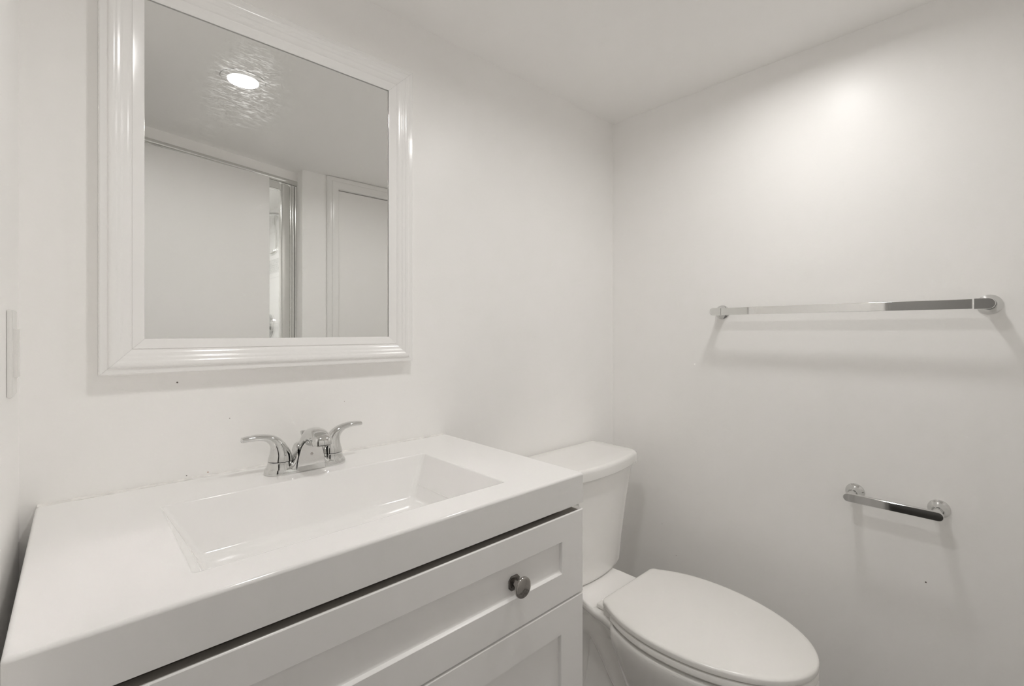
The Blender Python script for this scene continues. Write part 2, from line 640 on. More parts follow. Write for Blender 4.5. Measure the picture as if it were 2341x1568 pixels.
# inner door frame
fr = []
s0, s1, zt, zb = 0.30, 0.888, CZ + 0.732, 0.05
for kind in range(4):
    bm = B()
    if kind == 0:
        slab(bm, s1 - 0.048, s1, 0.004, 0.030, zb, zt)
    elif kind == 1:
        slab(bm, s0, s0 + 0.048, 0.004, 0.030, zb, zt)
    elif kind == 2:
        slab(bm, s0 + 0.048, s1 - 0.048, 0.004, 0.030, zt - 0.04, zt)
    else:
        slab(bm, s0 + 0.048, s1 - 0.048, 0.004, 0.030, zb, zb + 0.04)
    bmesh.ops.bevel(bm, geom=bm.edges[:], offset=0.006, segments=3, affect='EDGES')
    obj('door_frame', bm, M_satin, sh, smooth=50)
bm = B(); slab(bm, s0 + 0.04, s1 - 0.04, 0.014, 0.020, zb + 0.03, zt - 0.03); obj('glass_pane', bm, M_glass, sh, smooth=0)
bm = B(); slab(bm, 0.0, LS, 0.0, 0.06, 0, 0.045); obj('threshold', bm, M_satin, sh)

SX = 0.95
vy = -1.285
sv = thing('shower_valve', 'round chrome shower valve plate on the tiled shower wall', 'shower valve', (SX, vy, CZ + 0.035))
bm = B(); revolve(bm, [(0, 0), (0.078, 0), (0.077, 0.006), (0.071, 0.012), (0.03, 0.018), (0.028, 0.03), (0, 0.03)], (SX, vy, CZ + 0.035), (-1, 0, 0), 40); obj('escutcheon', bm, M_chrome, sv)
bm = B(); sweep(bm, [(SX - 0.03, vy, CZ + 0.035), (SX - 0.05, vy, CZ + 0.033), (SX - 0.06, vy, CZ), (SX - 0.065, vy, CZ - 0.04)], [0.02, 0.018, 0.010, 0.006], up=(0, 1, 0)); obj('lever', bm, M_chrome, sv)
hy, hz = -0.98, CZ + 0.715
shd = thing('hand_shower', 'chrome hand shower on its arm and hose on the tiled shower wall', 'shower head', (SX, hy, hz))
bm = B(); revolve(bm, [(0, 0), (0.03, 0), (0.028, 0.008), (0.012, 0.012), (0.011, 0.06), (0, 0.06)], (SX, hy, hz), (-1, 0, 0), 28); obj('wall_flange', bm, M_chrome, shd)
bm = B(); sweep(bm, [(SX - 0.06, hy, hz), (SX - 0.09, hy, hz - 0.005), (SX - 0.115, hy, hz - 0.02)], [0.011] * 3, n=14, up=(0, 1, 0))
revolve(bm, [(0, -0.005), (0.014, 0), (0.034, 0.018), (0.037, 0.03), (0.035, 0.034), (0, 0.034)], (SX - 0.11, hy, hz - 0.015), (-0.6, 0, -0.8), 28); obj('spray_head', bm, M_chrome, shd)
bm = B(); sweep(bm, cat([(SX - 0.05, hy, hz - 0.008), (SX - 0.055, hy, hz - 0.05), (SX - 0.045, hy, hz - 0.14), (SX - 0.05, hy, hz - 0.22), (SX - 0.08, hy, hz - 0.25)]), [0.009] * 25, n=12, up=(0, 1, 0)); obj('hose', bm, M_satin, shd)


# ------------------------------------------------------------------ downlights
def downlight(x, y, label, watts, group=None):
    t = thing('recessed_downlight', label, 'ceiling light', (x, y, ZC), group)
    bm = B(); revolve(bm, [(0.063, 0), (0.063, 0.002), (0.060, 0.0045), (0.046, 0.005), (0.0435, 0.003), (0.0435, 0)], (x, y, ZC), (0, 0, -1), 48)
    obj('trim_ring', bm, M_trim, t)
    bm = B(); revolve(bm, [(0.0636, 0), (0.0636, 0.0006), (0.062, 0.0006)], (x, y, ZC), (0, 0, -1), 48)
    obj('shadow_gap_ring', bm, M_dark, t)  # dark ring drawn as the shadow line round the trim
    bm = B(); revolve(bm, [(0.0433, 0.0), (0.0433, 0.0035), (0.0, 0.0036)], (x, y, ZC), (0, 0, -1), 40)
    obj('lens', bm, M_lens, t)
    l = lamp_light(x, y, ZC - 0.0062, watts)
    return t


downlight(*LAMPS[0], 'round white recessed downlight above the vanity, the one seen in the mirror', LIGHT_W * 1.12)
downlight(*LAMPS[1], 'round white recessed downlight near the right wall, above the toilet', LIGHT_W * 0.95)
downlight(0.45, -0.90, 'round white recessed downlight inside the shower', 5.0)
downlight(-0.55, 0.72, 'unseen round downlight added for fill in the hall outside the doorway', 3.0)  # unseen hall lamp, added as fill light through the doorway

# ------------------------------------------------------------------ mirror
MX0, MX1, MZ0, MZ1 = 0.0273, 0.6267, CZ - 0.0755, CZ + 0.6545
PROF = [(0.0, 0.0005), (0.0, 0.0245), (0.0018, 0.0264), (0.0105, 0.0268), (0.0116, 0.0276), (0.0124, 0.0296), (0.0140, 0.0308), (0.0165, 0.0312), (0.0195, 0.0309), (0.0222, 0.0300), (0.0232, 0.0290),
        (0.0245, 0.0284), (0.0275, 0.0279), (0.0298, 0.0270), (0.0308, 0.0259), (0.0325, 0.0252), (0.0365, 0.0239), (0.0400, 0.0222), (0.0420, 0.0206), (0.0432, 0.0196), (0.0442, 0.0196), (0.0450, 0.0212), (0.0475, 0.0208), (0.0590, 0.0178),
        (0.0612, 0.0170), (0.0618, 0.0160), (0.0617, 0.0152), (0.0612, 0.0150), (0.0555, 0.0150), (0.0555, 0.0095)]
mir = thing('framed_mirror', 'white framed rectangular mirror with moulded edges hung above the sink', 'mirror', ((MX0 + MX1) / 2, YB, MZ0))
g = 0.00012


def rail(side):
    bm = B()
    rings = []
    for u, p in PROF:
        y = YB - p
        x0, x1, z0, z1 = MX0 + u, MX1 - u, MZ0 + u, MZ1 - u
        if side == 'b':
            a, b = Vector((x0 + g, y, z0)), Vector((x1 - g, y, z0))
        elif side == 't':
            a, b = Vector((x0 + g, y, z1)), Vector((x1 - g, y, z1))
        elif side == 'l':
            a, b = Vector((x0, y, z0 + g)), Vector((x0, y, z1 - g))
        else:
            a, b = Vector((x1, y, z0 + g)), Vector((x1, y, z1 - g))
        rings.append((a, b))
    A = [r[0] for r in rings]
    Bq = [r[1] for r in rings]
    loft(bm, [A, Bq])
    return bm


for s in 'lrtb':
    obj('frame_rail', rail(s), M_frame, mir, smooth=28)
bm = B(); box(bm, MX0 + 0.0558, MX1 - 0.0558, YB - 0.013, YB - 0.0095, MZ0 + 0.0558, MZ1 - 0.0558)
obj('mirror_glass', bm, M_mirror, mir, smooth=0)
bm = B(); box(bm, MX0 + 0.02, MX1 - 0.02, YB - 0.0088, YB - 0.002, MZ0 + 0.02, MZ1 - 0.02)
obj('backing_board', bm, M_cabin, mir, smooth=0)

# ------------------------------------------------------------------ vanity cabinet
FX0, FX1, FY = -0.043, 0.7385, 0.590
van = thing('vanity_cabinet', 'white shaker vanity cabinet with one long drawer front, under the sink top', 'cabinet', (0.346, 0.83, 0))
bm = B()
bx0, bx1, by0, by1 = -0.033, 0.728, 0.6095, 1.055
box(bm, bx0, bx0 + 0.016, by0 + 0.018, by1, 0.0, 0.8095)
box(bm, bx1 - 0.016, bx1, by0 + 0.018, by1, 0.0, 0.8095)
box(bm, bx0 + 0.016, bx1 - 0.016, by0 + 0.018, by1, 0.10, 0.115)
box(bm, bx0, bx0 + 0.04, by0, by0 + 0.018, 0.0, 0.8095)
box(bm, bx1 - 0.04, bx1, by0, by0 + 0.018, 0.0, 0.8095)
box(bm, bx0 + 0.04, bx1 - 0.04, by0, by0 + 0.018, 0.615, 0.65)
box(bm, bx0 + 0.04, bx1 - 0.04, by0 + 0.05, by0 + 0.065, 0.0, 0.10)
box(bm, bx0 + 0.016, bx1 - 0.016, by1 - 0.006, by1, 0.115, 0.70)
obj('body', bm, M_cab, van, smooth=0)
bm = B(); box(bm, bx0 + 0.041, bx1 - 0.017, by0 + 0.010, by0 + 0.018, 0.745, 0.7985); obj('drawer_gap_shade_rail', bm, M_dark2, van, smooth=0)  # inner rail, coloured dark to deepen the shaded gap under the counter


def shaker(x0, x1, z0, z1, stile, top, bot, y=FY, th=0.019, rec=0.0075):
    def rc(xa, xb, za, zb, yy):
        return [Vector((xa, yy, za)), Vector((xb, yy, za)), Vector((xb, yy, zb)), Vector((xa, yy, zb))]
    e = 0.0016
    bm = B()
    loft(bm, [rc(x0, x1, z0, z1, y + th), rc(x0, x1, z0, z1, y + e), rc(x0 + e * .4, x1 - e * .4, z0 + e * .4, z1 - e * .4, y + e * .35), rc(x0 + e, x1 - e, z0 + e, z1 - e, y),
              rc(x0 + stile - 0.001, x1 - stile + 0.001, z0 + bot - 0.001, z1 - top + 0.001, y),
              rc(x0 + stile, x1 - stile, z0 + bot, z1 - top, y + 0.001),
              rc(x0 + stile + 0.0003, x1 - stile - 0.0003, z0 + bot + 0.002, z1 - top - 0.0003, y + rec - 0.002),
              rc(x0 + stile + 0.001, x1 - stile - 0.001, z0 + bot + 0.0055, z1 - top - 0.0008, y + rec)])
    return bm


def knob(parent, x, z):
    y = FY + 0.0075 if parent.name.startswith('drawer') else FY
    bm = B()
    h = 0.0125
    c = [(-h, -h * .55), (-h * .55, -h), (h * .55, -h), (h, -h * .55), (h, h * .55), (h * .55, h), (-h * .55, h), (-h, h * .55)]
    # bowed-edge square backplate
    def ring(s, yy):
        return [Vector((x + a * s, yy, z + b * s)) for a, b in c]
    loft(bm, [ring(1, y), ring(1, y - 0.002), ring(0.85, y - 0.0035), ring(0.6, y - 0.0042)])
    k = obj('knob', B_knob(x, y, z), M_knob, parent)
    obj('knob_backplate', bm, M_back, parent)
    return k


def B_knob(x, y, z):
    bm = B()
    revolve(bm, [(0.0065, 0.0035), (0.006, 0.008), (0.0055, 0.013), (0.0075, 0.0165), (0.0135, 0.0185), (0.0172, 0.0205), (0.0178, 0.0225), (0.0174, 0.0245), (0.0164, 0.0256), (0.0140, 0.0262), (0.008, 0.0268), (0, 0.027)],
            (x, y, z), (0, -1, 0), 40)
    return bm


dr = obj('drawer_front', shaker(FX0, FX1, 0.6355, 0.7985, 0.0625, 0.049, 0.055), M_cab, van, smooth=30)
knob(dr, 0.5575, 0.7140)
knob(dr, 0.138, 0.7140)
bm = B(); box(bm, FX0 + 0.002, FX1 - 0.012, FY + 0.0032, FY + 0.0188, 0.7984, 0.7989); obj('top_edge_shade', bm, M_dark2, dr, smooth=0)  # dark strip painting the counter's shade onto the drawer top
xm = (FX0 + FX1) / 2
for x0, x1, kx in ((FX0, xm - 0.0015, xm - 0.035), (xm + 0.0015, FX1, xm + 0.035)):
    do = obj('cabinet_door', shaker(x0, x1, 0.105, 0.6325, 0.0655, 0.0575, 0.0575), M_cab, van, smooth=30)
    knob(do, kx, 0.585)

# ------------------------------------------------------------------ sink top
CX0, CX1, CY0, CY1, CZ0, CZ1 = -0.048, 0.7425, 0.5905, 1.0715, 0.8105, 0.869
top = thing('sink_counter', 'white one-piece sink top with a shallow rectangular basin', 'sink', (0.346, 0.83, CZ0))
bm = B()


def ring_c(d, z, r):
    return rrect(CX0 + d, CX1 - d, CY0 + d, CY1 - d, z, r)


bx = (0.1005, 0.586, 0.655, 0.934)


def ring_b(d, z, r, sx=0, sy0=0, sy1=0):
    return rrect(bx[0] - d + sx, bx[1] + d - sx, bx[2] - d + sy0, bx[3] + d - sy1, z, r)


rings = [rrect(bx[0] + 0.03, bx[1] - 0.03, bx[2], bx[3] + 0.01, CZ0 - 0.0, 0.02),
         ring_c(0.0, CZ0, 0.004), *[ring_c(0.005 * (1 - math.cos(a * PI / 12)), CZ1 - 0.005 * (1 - math.sin(a * PI / 12)), 0.006) for a in range(7)],
         ring_b(0.004, CZ1, 0.008), ring_b(0.0015, CZ1 - 0.0006, 0.008), ring_b(0, CZ1 - 0.0025, 0.008)]
dep = 0.092
NB = 8
for k in range(1, NB + 1):
    t = k / NB
    z = CZ1 - 0.0025 - (dep - 0.014) * t
    rings.append(ring_b(0, z, 0.008 + 0.006 * t, 0.040 * t, 0.012 * t, 0.022 * t))
for a, dz in ((0.004, 0.004), (0.009, 0.007), (0.016, 0.0095), (0.03, 0.011)):
    rings.append(ring_b(0, CZ1 - 0.0025 - (dep - 0.014) - dz, 0.014, 0.040 + a, 0.012 + a, 0.022 + a))
rings.append(ring_b(0, CZ1 - 0.0025 - (dep - 0.014) - 0.014, 0.012, 0.20, 0.11, 0.13))
loft(bm, rings, cap0=False)
obj('basin_slab', bm, M_solid, top, smooth=40)
bm = B()
zb = CZ1 - 0.0025 - (dep - 0.014) - 0.0138
revolve(bm, [(0.022, 0), (0.022, 0.0015), (0.019, 0.0028), (0.016, 0.002), (0.016, 0.0012), (0.011, 0.004), (0, 0.0052)], (0.346, 0.790, zb), (0, 0, 1), 32)
obj('drain', bm, M_chrome, top)
# bead of caulk where the top meets the wall
bm = B()
pts = [(CX0 + 0.002 + (CX1 - CX0 - 0.004) * k / 90, YB - 0.0015, CZ1 + 0.0002 + random.uniform(-0.0004, 0.0004)) for k in range(91)]
sweep(bm, pts, [(random.uniform(0.0052, 0.0064) * (1.3 if k < 12 else 1), random.uniform(0.0022, 0.0030)) for k in range(91)], n=8, up=(0, 1, 0))
obj('caulk_bead', bm, M_caulk, top)

# ------------------------------------------------------------------ faucet
FC = 0.349
FYc = 1.001
ZD = CZ1
fa = thing('sink_faucet', 'chrome two-handle faucet with short arched spout on the sink top', 'faucet', (FC, FYc, ZD))
bm = B()


def stadium(hx, hy, z, y0=FYc, n=12):
    pts = []
    for s, a0 in ((1, -90), (-1, 90)):
        for k in range(n + 1):
            a = math.radians(a0 + 180 * k / n)
            pts.append(Vector((FC + s * (hx - hy) + hy * math.cos(a), y0 + hy * math.sin(a), z)))
    return pts


loft(bm, [stadium(0.0800, 0.0270, ZD + 0.0002), stadium(0.0806, 0.0276, ZD + 0.0015), stadium(0.0800, 0.0270, ZD + 0.006), stadium(0.0782, 0.0255, ZD + 0.0105), stadium(0.0765, 0.0242, ZD + 0.0125), stadium(0.072, 0.0205, ZD + 0.0140), stadium(0.055, 0.012, ZD + 0.0145)])
for s in (-1, 1):
    revolve(bm, [(0.0268, 0.005), (0.0262, 0.0095), (0.0248, 0.0130), (0.0234, 0.0165), (0.0226, 0.0205), (0.0224, 0.0238), (0.0, 0.0238)], (FC + s * 0.051, FYc, ZD), (0, 0, 1), 40)
# saddle rising to the spout
xs = [(-0.056, 0.0160, 0.0225), (-0.045, 0.0175, 0.0252), (-0.036, 0.0205, 0.0260), (-0.029, 0.0290, 0.0255), (-0.0235, 0.0420, 0.0230), (-0.0195, 0.055, 0.0180)]
prof = xs + [(-x, z, h) for x, z, h in reversed(xs)]
rings = []
for x, zt, hy in cat(prof, 4):
    ring = []
    for k in range(17):
        a = PI * k / 16
        c, s_ = math.cos(a), math.sin(a)
        ring.append(Vector((FC + x, FYc - 0.001 + hy * math.copysign(abs(c) ** 0.75, c), ZD + 0.002 + max(zt - 0.002, 0.001) * s_ ** 0.8)))
    rings.append(ring)
loft(bm, rings)
obj('base', bm, M_chrome, fa, smooth=45)
# spout
bm = B()
sp = [(0.9990, 0.004, 0.0300, 0.0215), (0.9985, 0.022, 0.0262, 0.0200), (0.9950, 0.041, 0.0212, 0.0180), (0.9870, 0.0560, 0.0176, 0.0165), (0.9750, 0.0675, 0.0172, 0.0158), (0.9600, 0.0735, 0.0178, 0.0150),
      (0.9440, 0.0750, 0.0186, 0.0146), (0.9290, 0.0728, 0.0192, 0.0142), (0.9195, 0.0688, 0.0192, 0.0138), (0.9170, 0.0655, 0.0190, 0.0136), (0.9162, 0.0615, 0.0188, 0.0134)]
sc_ = cat(sp, 5)
sweep(bm, [(FC, a[0], ZD + a[1]) for a in sc_], [(a[2], a[3]) for a in sc_], n=32, exp=2.35, up=(1, 0, 0))
so = obj('spout', bm, M_chrome, fa, smooth=50)
bm = B(); revolve(bm, [(0.0100, -0.004), (0.0100, 0.0012), (0.009, 0.0018), (0, 0.0018)], (FC, 0.9165, ZD + 0.0612), (0, -0.15, -1), 24)
obj('aerator', bm, M_back, so)
# flat front plate with its round dot
bm = B()
fp = [(-0.0285, 0.0012), (0.0285, 0.0012), (0.0262, 0.022), (0.0232, 0.036), (0.0200, 0.048), (0.0150, 0.0560), (0.0085, 0.0605), (0, 0.0620), (-0.0085, 0.0605), (-0.0150, 0.0560), (-0.0200, 0.048), (-0.0232, 0.036), (-0.0262, 0.022)]
loft(bm, [[Vector((FC + x, 0.9765 - 0.03 * z, ZD + z)) for x, z in fp], [Vector((FC + x, 0.9732 - 0.03 * z, ZD + z)) for x, z in fp],
          [Vector((FC + x * 0.965, 0.9722 - 0.03 * z, ZD + 0.031 + (z - 0.031) * 0.965)) for x, z in fp]])
pl = obj('front_plate', bm, M_chrome, fa, smooth=30)
bm = B()
loft(bm, [[Vector((FC + x * 1.015, 0.9768 - 0.03 * z, ZD + 0.001 + z * 1.012)) for x, z in fp], [Vector((FC + x * 1.015, 0.9743 - 0.03 * z, ZD + 0.001 + z * 1.012)) for x, z in fp]])
obj('plate_seam', bm, M_dark, pl, smooth=0)
bm = B(); revolve(bm, [(0.0028, 0), (0.0026, 0.001), (0, 0.0016)], (FC, 0.9715, ZD + 0.034), (0, -1, 0), 20)
obj('indicator_dot', bm, M_knob, fa)
# lever handles
for s in (-1, 1):
    hx = FC + s * 0.051
    hb = thing
    bm = B()
    dy = 0.0 if s < 0 else 0.006
    P = [(0.0, 0.0250, 0.0222, 0.0222), (0.000, 0.034, 0.0206, 0.0206), (0.002, 0.045, 0.0170, 0.0170), (0.006, 0.056, 0.0136, 0.0132), (0.0135, 0.0655, 0.0116, 0.0100),
         (0.0250, 0.0720, 0.0108, 0.0070), (0.0400, 0.0750, 0.0102, 0.0060), (0.0550, 0.0752, 0.0094, 0.0054), (0.0665, 0.0742, 0.0088, 0.0050), (0.0682, 0.0741, 0.0082, 0.0044)]
    Q = cat(P, 5)
    sweep(bm, [(hx + s * a[0], FYc + dy * max(0, a[0]) / 0.07, ZD + a[1] + (0.0 if s < 0 else 0.0010) * max(0, a[0]) / 0.07) for a in Q], [(a[2], a[3]) for a in Q], n=28, exp=2.2, up=(0, 1, 0))
    obj('lever_handle', bm, M_chrome, fa, smooth=50)
# pop-up rod behind the spout
bm = B(); revolve(bm, [(0.0022, 0.01), (0.0022, 0.056), (0.0038, 0.060), (0.0062, 0.067), (0.0066, 0.071), (0.005, 0.0725), (0, 0.073)], (FC + 0.002, 1.024, ZD), (0, 0, 1), 20)
obj('lift_rod', bm, M_chrome, fa)

# ------------------------------------------------------------------ toilet
TX = 1.160
to = thing('toilet', 'white two-piece elongated toilet with closed lid between vanity and wall', 'toilet', (TX, 0.75, 0))


def plan(hw, yb, yf, bow, rc, z, n=10, xo=0.0):
    """tank plan: straight back, straight sides, bowed front with rounded corners"""
    pts = []
    r = rc
    pts.append(Vector((TX - hw + 0.01, yb, z)))
    pts.append(Vector((TX + hw - 0.01, yb, z)))
    pts.append(Vector((TX + hw, yb - 0.01, z)))
    m = 10
    # side to front: rounded corner then bow
    for k in range(m + 1):
        a = math.radians(90 * k / m)
        pts.append(Vector((TX + hw - r + r * math.cos(a), yf + bow + r - r * math.sin(a), z)))
    for k in range(1, 16):
        t = 1 - 2 * k / 16
        pts.append(Vector((TX + (hw - r) * t, yf + bow * abs(t) ** 2.0, z)))
    for k in range(m + 1):
        a = math.radians(90 - 90 * k / m)
        pts.append(Vector((TX - hw + r - r * math.cos(a), yf + bow + r - r * math.sin(a), z)))
    pts.append(Vector((TX - hw, yb - 0.01, z)))
    return pts


bm = B()
loft(bm, [plan(0.120, 1.030, 0.892, 0.010, 0.03, 0.3980), plan(0.142, 1.050, 0.872, 0.014, 0.03, 0.3995), plan(0.157, 1.052, 0.868, 0.018, 0.03, 0.4110), plan(0.170, 1.054, 0.865, 0.020, 0.028, 0.50),
          plan(0.192, 1.056, 0.861, 0.023, 0.027, 0.60), plan(0.220, 1.058, 0.856, 0.024, 0.026, 0.717)])
obj('tank', bm, M_porc, to, smooth=60)
bm = B()
LH, LF, LB = 0.233, 0.835, 0.026
loft(bm, [plan(LH - 0.006, 1.056, LF + 0.006, LB, 0.038, 0.7170), plan(LH - 0.002, 1.062, LF + 0.002, LB, 0.04, 0.7176), plan(LH, 1.064, LF, LB, 0.042, 0.7200), plan(LH, 1.064, LF, LB, 0.042, 0.7405),
          plan(LH - 0.002, 1.063, LF + 0.002, LB, 0.041, 0.7465), plan(LH - 0.006, 1.060, LF + 0.006, LB, 0.039, 0.7505), plan(LH - 0.013, 1.056, LF + 0.013, LB, 0.036, 0.7525), plan(LH - 0.06, 1.02, LF + 0.06, LB * .6, 0.03, 0.7545)])
obj('tank_lid', bm, M_porc, to, smooth=60)
bm = B()
revolve(bm, [(0, 0), (0.012, 0), (0.012, 0.006), (0.007, 0.012), (0, 0.012)], (TX - 0.185, 0.872, 0.66), (0, -1, 0), 20)
sweep(bm, [(TX - 0.185, 0.858, 0.66), (TX - 0.155, 0.852, 0.657), (TX - 0.115, 0.852, 0.652)], [(0.006, 0.005), (0.007, 0.004), (0.008, 0.003)], n=12, up=(0, 0, 1))
obj('flush_lever', bm, M_chrome, to)


def egg(hw, y0, yf, yb, z, bhw=None, n=48, rc=0.012, shift=0.0):
    """outline: wide at y0, elliptic nose to yf, sides narrowing to a squared back at yb (half width bhw)"""
    pts = []
    if bhw is None:
        bhw = hw * 0.68
    b = (yb - y0) / math.sqrt(max(1e-6, 1 - (bhw / hw) ** 2))
    m = 30
    for k in range(m + 1):         # right side nose -> widest
        a = PI / 2 * k / m
        pts.append((hw * math.sin(a) if a > 0 else 0, y0 - (y0 - yf) * math.cos(a)))
    m2 = 16
    yend = yb - rc
    for k in range(1, m2 + 1):
        y = y0 + (yend - y0) * k / m2
        pts.append((hw * math.sqrt(max(0, 1 - ((y - y0) / b) ** 2)), y))
    xe = pts[-1][0]
    for k in range(1, 7):
        a = PI / 2 * k / 6
        pts.append((xe - rc * (1 - math.cos(a)) - 0.003 * k / 6, yend + rc * math.sin(a)))
    full = [Vector((TX + shift + x, y, z)) for x, y in pts] + [Vector((TX + shift - x, y, z)) for x, y in reversed(pts[1:])]
    return full


# bowl: rim and deck, bowl body, trapway and foot
bm = B()


def bowl_ring(z, hw, yf, y0, dhw, yd, yb, pw=0.95, rhw=None):
    """nose to rear deck: hw at y0, waist dhw at yd, rear at yb"""
    rhw = dhw if rhw is None else rhw
    pts = []
    m = 26
    for k in range(m + 1):
        a = PI / 2 * k / m
        pts.append((hw * math.sin(a) ** pw, y0 - (y0 - yf) * math.cos(a)))
    m2 = 14
    for k in range(1, m2 + 1):
        t = k / m2
        s_ = t * t * (3 - 2 * t)
        pts.append((hw + (dhw - hw) * s_, y0 + (yd - y0) * t))
    for k in range(1, 5):
        pts.append((dhw + (rhw - dhw) * min(1, k / 2), yd + (yb - 0.02 - yd) * k / 4))
    for k in range(1, 6):
        a = PI / 2 * k / 5
        pts.append((rhw - 0.02 * (1 - math.cos(a)), yb - 0.02 + 0.02 * math.sin(a)))
    return [Vector((TX + x, y, z)) for x, y in pts] + [Vector((TX - x, y, z)) for x, y in reversed(pts[1:])]


loft(bm, [bowl_ring(0.0, 0.118, 0.45, 0.62, 0.095, 0.80, 0.93), bowl_ring(0.025, 0.114, 0.455, 0.62, 0.091, 0.80, 0.925), bowl_ring(0.036, 0.100, 0.465, 0.62, 0.070, 0.80, 0.92),
          bowl_ring(0.10, 0.092, 0.46, 0.62, 0.036, 0.76, 0.90), bowl_ring(0.19, 0.095, 0.44, 0.60, 0.032, 0.75, 0.89), bowl_ring(0.29, 0.110, 0.38, 0.58, 0.034, 0.74, 0.90),
          bowl_ring(0.335, 0.150, 0.325, 0.58, 0.055, 0.77, 0.97, rhw=0.050), bowl_ring(0.350, 0.172, 0.302, 0.58, 0.100, 0.785, 1.0, rhw=0.078),
          bowl_ring(0.364, 0.179, 0.296, 0.58, 0.119, 0.79, 1.02, rhw=0.09),
          bowl_ring(0.377, 0.181, 0.294, 0.58, 0.124, 0.79, 1.03, rhw=0.093), bowl_ring(0.383, 0.180, 0.295, 0.58, 0.122, 0.79, 1.028, rhw=0.092), bowl_ring(0.3860, 0.176, 0.299, 0.58, 0.118, 0.79, 1.022, rhw=0.088),
          bowl_ring(0.3868, 0.165, 0.310, 0.58, 0.11, 0.78, 1.00, rhw=0.08), bowl_ring(0.3850, 0.128, 0.347, 0.56, 0.09, 0.69, 0.735), bowl_ring(0.375, 0.124, 0.352, 0.56, 0.086, 0.69, 0.73),
          bowl_ring(0.30, 0.105, 0.375, 0.56, 0.07, 0.67, 0.71), bowl_ring(0.22, 0.06, 0.43, 0.56, 0.04, 0.64, 0.68)])
# bulging bowl body under the rim
loft(bm, [egg(0.088, 0.56, 0.465, 0.66, 0.03, 0.070, rc=0.03), egg(0.092, 0.56, 0.455, 0.67, 0.12, 0.074, rc=0.03), egg(0.112, 0.565, 0.415, 0.690, 0.19, 0.092, rc=0.035), egg(0.138, 0.57, 0.362, 0.712, 0.242, 0.116, rc=0.04),
          egg(0.158, 0.578, 0.326, 0.724, 0.294, 0.124, rc=0.045), egg(0.1695, 0.579, 0.307, 0.732, 0.330, 0.130, rc=0.045), egg(0.1768, 0.58, 0.2983, 0.736, 0.350, 0.133, rc=0.045), egg(0.1797, 0.58, 0.2953, 0.736, 0.363, 0.134, rc=0.045), egg(0.1809, 0.58, 0.2942, 0.736, 0.372, 0.134, rc=0.045), egg(0.1811, 0.58, 0.2940, 0.736, 0.379, 0.134, rc=0.045), egg(0.1795, 0.58, 0.2955, 0.735, 0.3835, 0.133, rc=0.045), egg(0.176, 0.58, 0.299, 0.733, 0.3862, 0.131, rc=0.045), egg(0.171, 0.58, 0.304, 0.731, 0.3869, 0.128, rc=0.04)], cap1=False)
# trapway loop
sweep(bm, cat([(TX, 0.62, 0.06), (TX, 0.70, 0.10), (TX, 0.765, 0.165), (TX, 0.825, 0.245), (TX, 0.865, 0.275), (TX, 0.905, 0.245), (TX, 0.925, 0.16), (TX, 0.925, 0.03)], 5), [(0.056, 0.044)] * 36, n=20, up=(1, 0, 0))
obj('bowl', bm, M_porc, to, smooth=70)
# raised pad under the tank sloping to the hinges
bm = B()
rings = []
for y, z, hwp in ((1.02, 0.3955, 0.091), (0.868, 0.3955, 0.100), (0.858, 0.3948, 0.103), (0.836, 0.3905, 0.110), (0.816, 0.3878, 0.115), (0.800, 0.3870, 0.118)):
    rings.append([Vector((TX + a * hwp + b, y, zz)) for a, b, zz in ((-1, 0, 0.380), (-1, 0, z - 0.005), (-1, 0.0015, z - 0.0015), (-1, 0.005, z), (1, -0.005, z), (1, -0.0015, z - 0.0015), (1, 0, z - 0.005), (1, 0, 0.380))])
loft(bm, rings)
obj('tank_pad', bm, M_porc, to, smooth=60)
# seat
bm = B()


def eg(d, z, hw=0.1825, y0=0.575, yf=0.2935, yb=0.764, bhw=0.120):
    return egg(hw - d, y0, yf + d, yb - d, z, bhw - d, rc=0.016)


kw = dict(yb=0.732, bhw=0.1365)
loft(bm, [eg(0.006, 0.3955, **kw), eg(0.001, 0.397, **kw), eg(0.0, 0.4, **kw), eg(0.0012, 0.4095, **kw), eg(0.005, 0.4125, **kw), eg(0.02, 0.4135, **kw), eg(0.048, 0.4125, **kw), eg(0.055, 0.406, **kw), eg(0.053, 0.3895, **kw), eg(0.045, 0.3885, **kw), eg(0.014, 0.3935, **kw)], loop=True)
obj('seat', bm, M_seat, to, smooth=60)
bm = B()
loft(bm, [eg(0.01, 0.4155), eg(0.0015, 0.4162), eg(0.0, 0.418), eg(0.0, 0.4265), eg(0.0018, 0.4298), eg(0.006, 0.4320), eg(0.014, 0.4328), eg(0.06, 0.4340), eg(0.11, 0.4346)])
obj('seat_lid', bm, M_seat, to, smooth=60)
for bxp, y0, y1, hwb in ((-0.125, 0.62, 0.64, 0.015), (0.125, 0.62, 0.64, 0.015), (-0.100, 0.370, 0.388, 0.018), (0.100, 0.370, 0.388, 0.018)):
    bm = B(); box(bm, TX + bxp - hwb, TX + bxp + hwb, y0, y1, 0.4128, 0.4160, 0.001); obj('lid_bumper', bm, M_seat, to)
bm = B()
box(bm, TX - 0.106, TX + 0.106, 0.762, 0.796, 0.3868, 0.400, 0.005, 3)
box(bm, TX - 0.1205, TX + 0.1205, 0.738, 0.7625, 0.3868, 0.4168, 0.003, 2)
obj('hinge_cover', bm, M_seat, to)

# ------------------------------------------------------------------ towel bar
def cone_flange(bm, y, z, x_face, r0, neck, r_in):
    revolve(bm, [(0, 0), (r0, 0), (r0, 0.0022), (r0 * 0.93, 0.0038), (r0 * 0.72, 0.0075), (neck * 1.12, 0.0135), (neck, 0.02), (neck, XR - x_face - 0.004), (0, XR - x_face - 0.004)], (XR, y, z), (-1, 0, 0), 40)


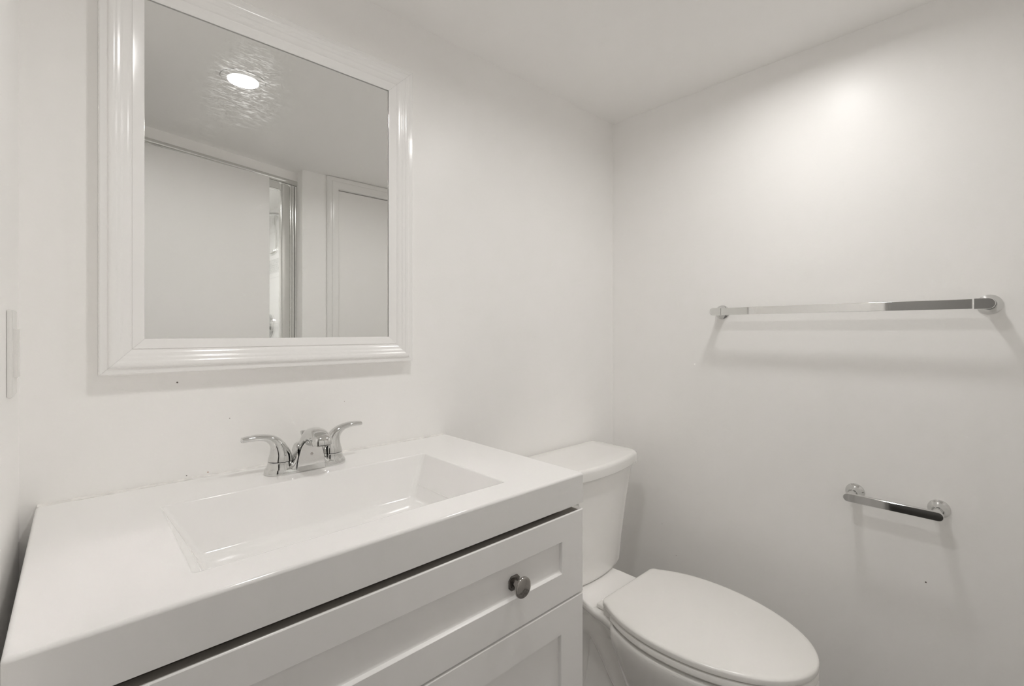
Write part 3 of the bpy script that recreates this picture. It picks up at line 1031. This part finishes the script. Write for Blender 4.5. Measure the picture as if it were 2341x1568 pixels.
TZ = CZ + 0.0605
tb = thing('towel_bar', 'long chrome towel bar with flat face on the right wall', 'towel bar', (XR, 0.3525, TZ))
XB = 1.456
bm = B(); box(bm, XB, XB + 0.009, 0.072, 0.624, TZ - 0.0108, TZ + 0.0108, 0.0009, 2); obj('bar', bm, M_bar, tb, smooth=30)
for yc, sg in ((0.0475, -1), (0.6505, 1)):
    bm = B()
    # rounded end cap in the y-z plane, thickness along x
    poly = []
    hh = 0.0118
    yin = 0.0695 if sg < 0 else 0.6265
    poly.append((yin, TZ - hh))
    for k in range(17):
        a = -PI / 2 + PI * k / 16
        poly.append((yc + sg * hh * math.cos(a), TZ + hh * math.sin(a)))
    poly.append((yin, TZ + hh))
    def rg(s, x):
        cy, cz = (yin + yc) / 2, TZ
        return [Vector((x, cy + (p[0] - cy) * s, cz + (p[1] - cz) * s)) for p in poly]
    loft(bm, [rg(1, XB + 0.012), rg(1, XB - 0.0002), rg(0.96, XB - 0.0012)])
    revolve(bm, [(0.0105, 0), (0.0105, XR - XB - 0.02), (0, XR - XB - 0.02)], (XR - 0.01, yc, TZ), (-1, 0, 0), 32)
    po = obj('post', bm, M_bar, tb, smooth=40)
    bm = B()
    revolve(bm, [(0, 0), (0.0225, 0), (0.0225, 0.002), (0.0212, 0.0042), (0.0165, 0.0085), (0.0135, 0.015), (0.0122, 0.022), (0.0118, 0.03), (0, 0.03)], (XR, yc, TZ), (-1, 0, 0), 40)
    obj('wall_flange', bm, M_chrome, po)

# ------------------------------------------------------------------ paper holder
PZ = 0.7225
ph = thing('toilet_paper_holder', 'short empty chrome toilet paper bar low on the right wall', 'toilet paper holder', (XR, 0.215, PZ))
XP2 = 1.455
bm = B()
hh = 0.0102
poly = []
for yc, a0 in ((0.3015, -90), (0.1290, 90)):
    for k in range(17):
        a = math.radians(a0 + 180 * k / 16)
        poly.append((yc + hh * math.cos(a), PZ + hh * math.sin(a)))
cy = 0.215


def pr_(x, d):
    out = []
    for yc, a0 in ((0.3015, -90), (0.1290, 90)):
        for k in range(17):
            a = math.radians(a0 + 180 * k / 16)
            out.append(Vector((x, yc + (hh - d) * math.cos(a), PZ + (hh - d) * math.sin(a))))
    return out


loft(bm, [pr_(XP2 + 0.011, 0.0012), pr_(XP2 + 0.010, 0), pr_(XP2 + 0.0008, 0), pr_(XP2, 0.0008)])
obj('bar', bm, M_chrome, ph, smooth=40)
for yc in (0.2995, 0.1330):
    bm = B(); revolve(bm, [(0.0098, 0), (0.0098, XR - XP2 - 0.018), (0, XR - XP2 - 0.018)], (XR - 0.01, yc, PZ), (-1, 0, 0), 32)
    po = obj('post', bm, M_chrome, ph)
    bm = B(); revolve(bm, [(0, 0), (0.0215, 0), (0.0215, 0.002), (0.0205, 0.004), (0.016, 0.008), (0.0128, 0.015), (0.0115, 0.022), (0.011, 0.028), (0, 0.028)], (XR, yc, PZ), (-1, 0, 0), 40)
    obj('wall_flange', bm, M_chrome, po)

# ------------------------------------------------------------------ light switch on the left wall
sw = thing('light_switch', 'white rocker light switch on the left wall beside the mirror', 'light switch', (XL, 0.905, 1.135))
bm = B(); box(bm, XL, XL + 0.0055, 0.886, 0.954, 1.063, 1.178, 0.002, 2); obj('cover_plate', bm, M_plate, sw)
bm = B(); box(bm, XL + 0.0050, XL + 0.0095, 0.9040, 0.9370, 1.088, 1.153, 0.001, 2); obj('rocker', bm, M_plate, sw)
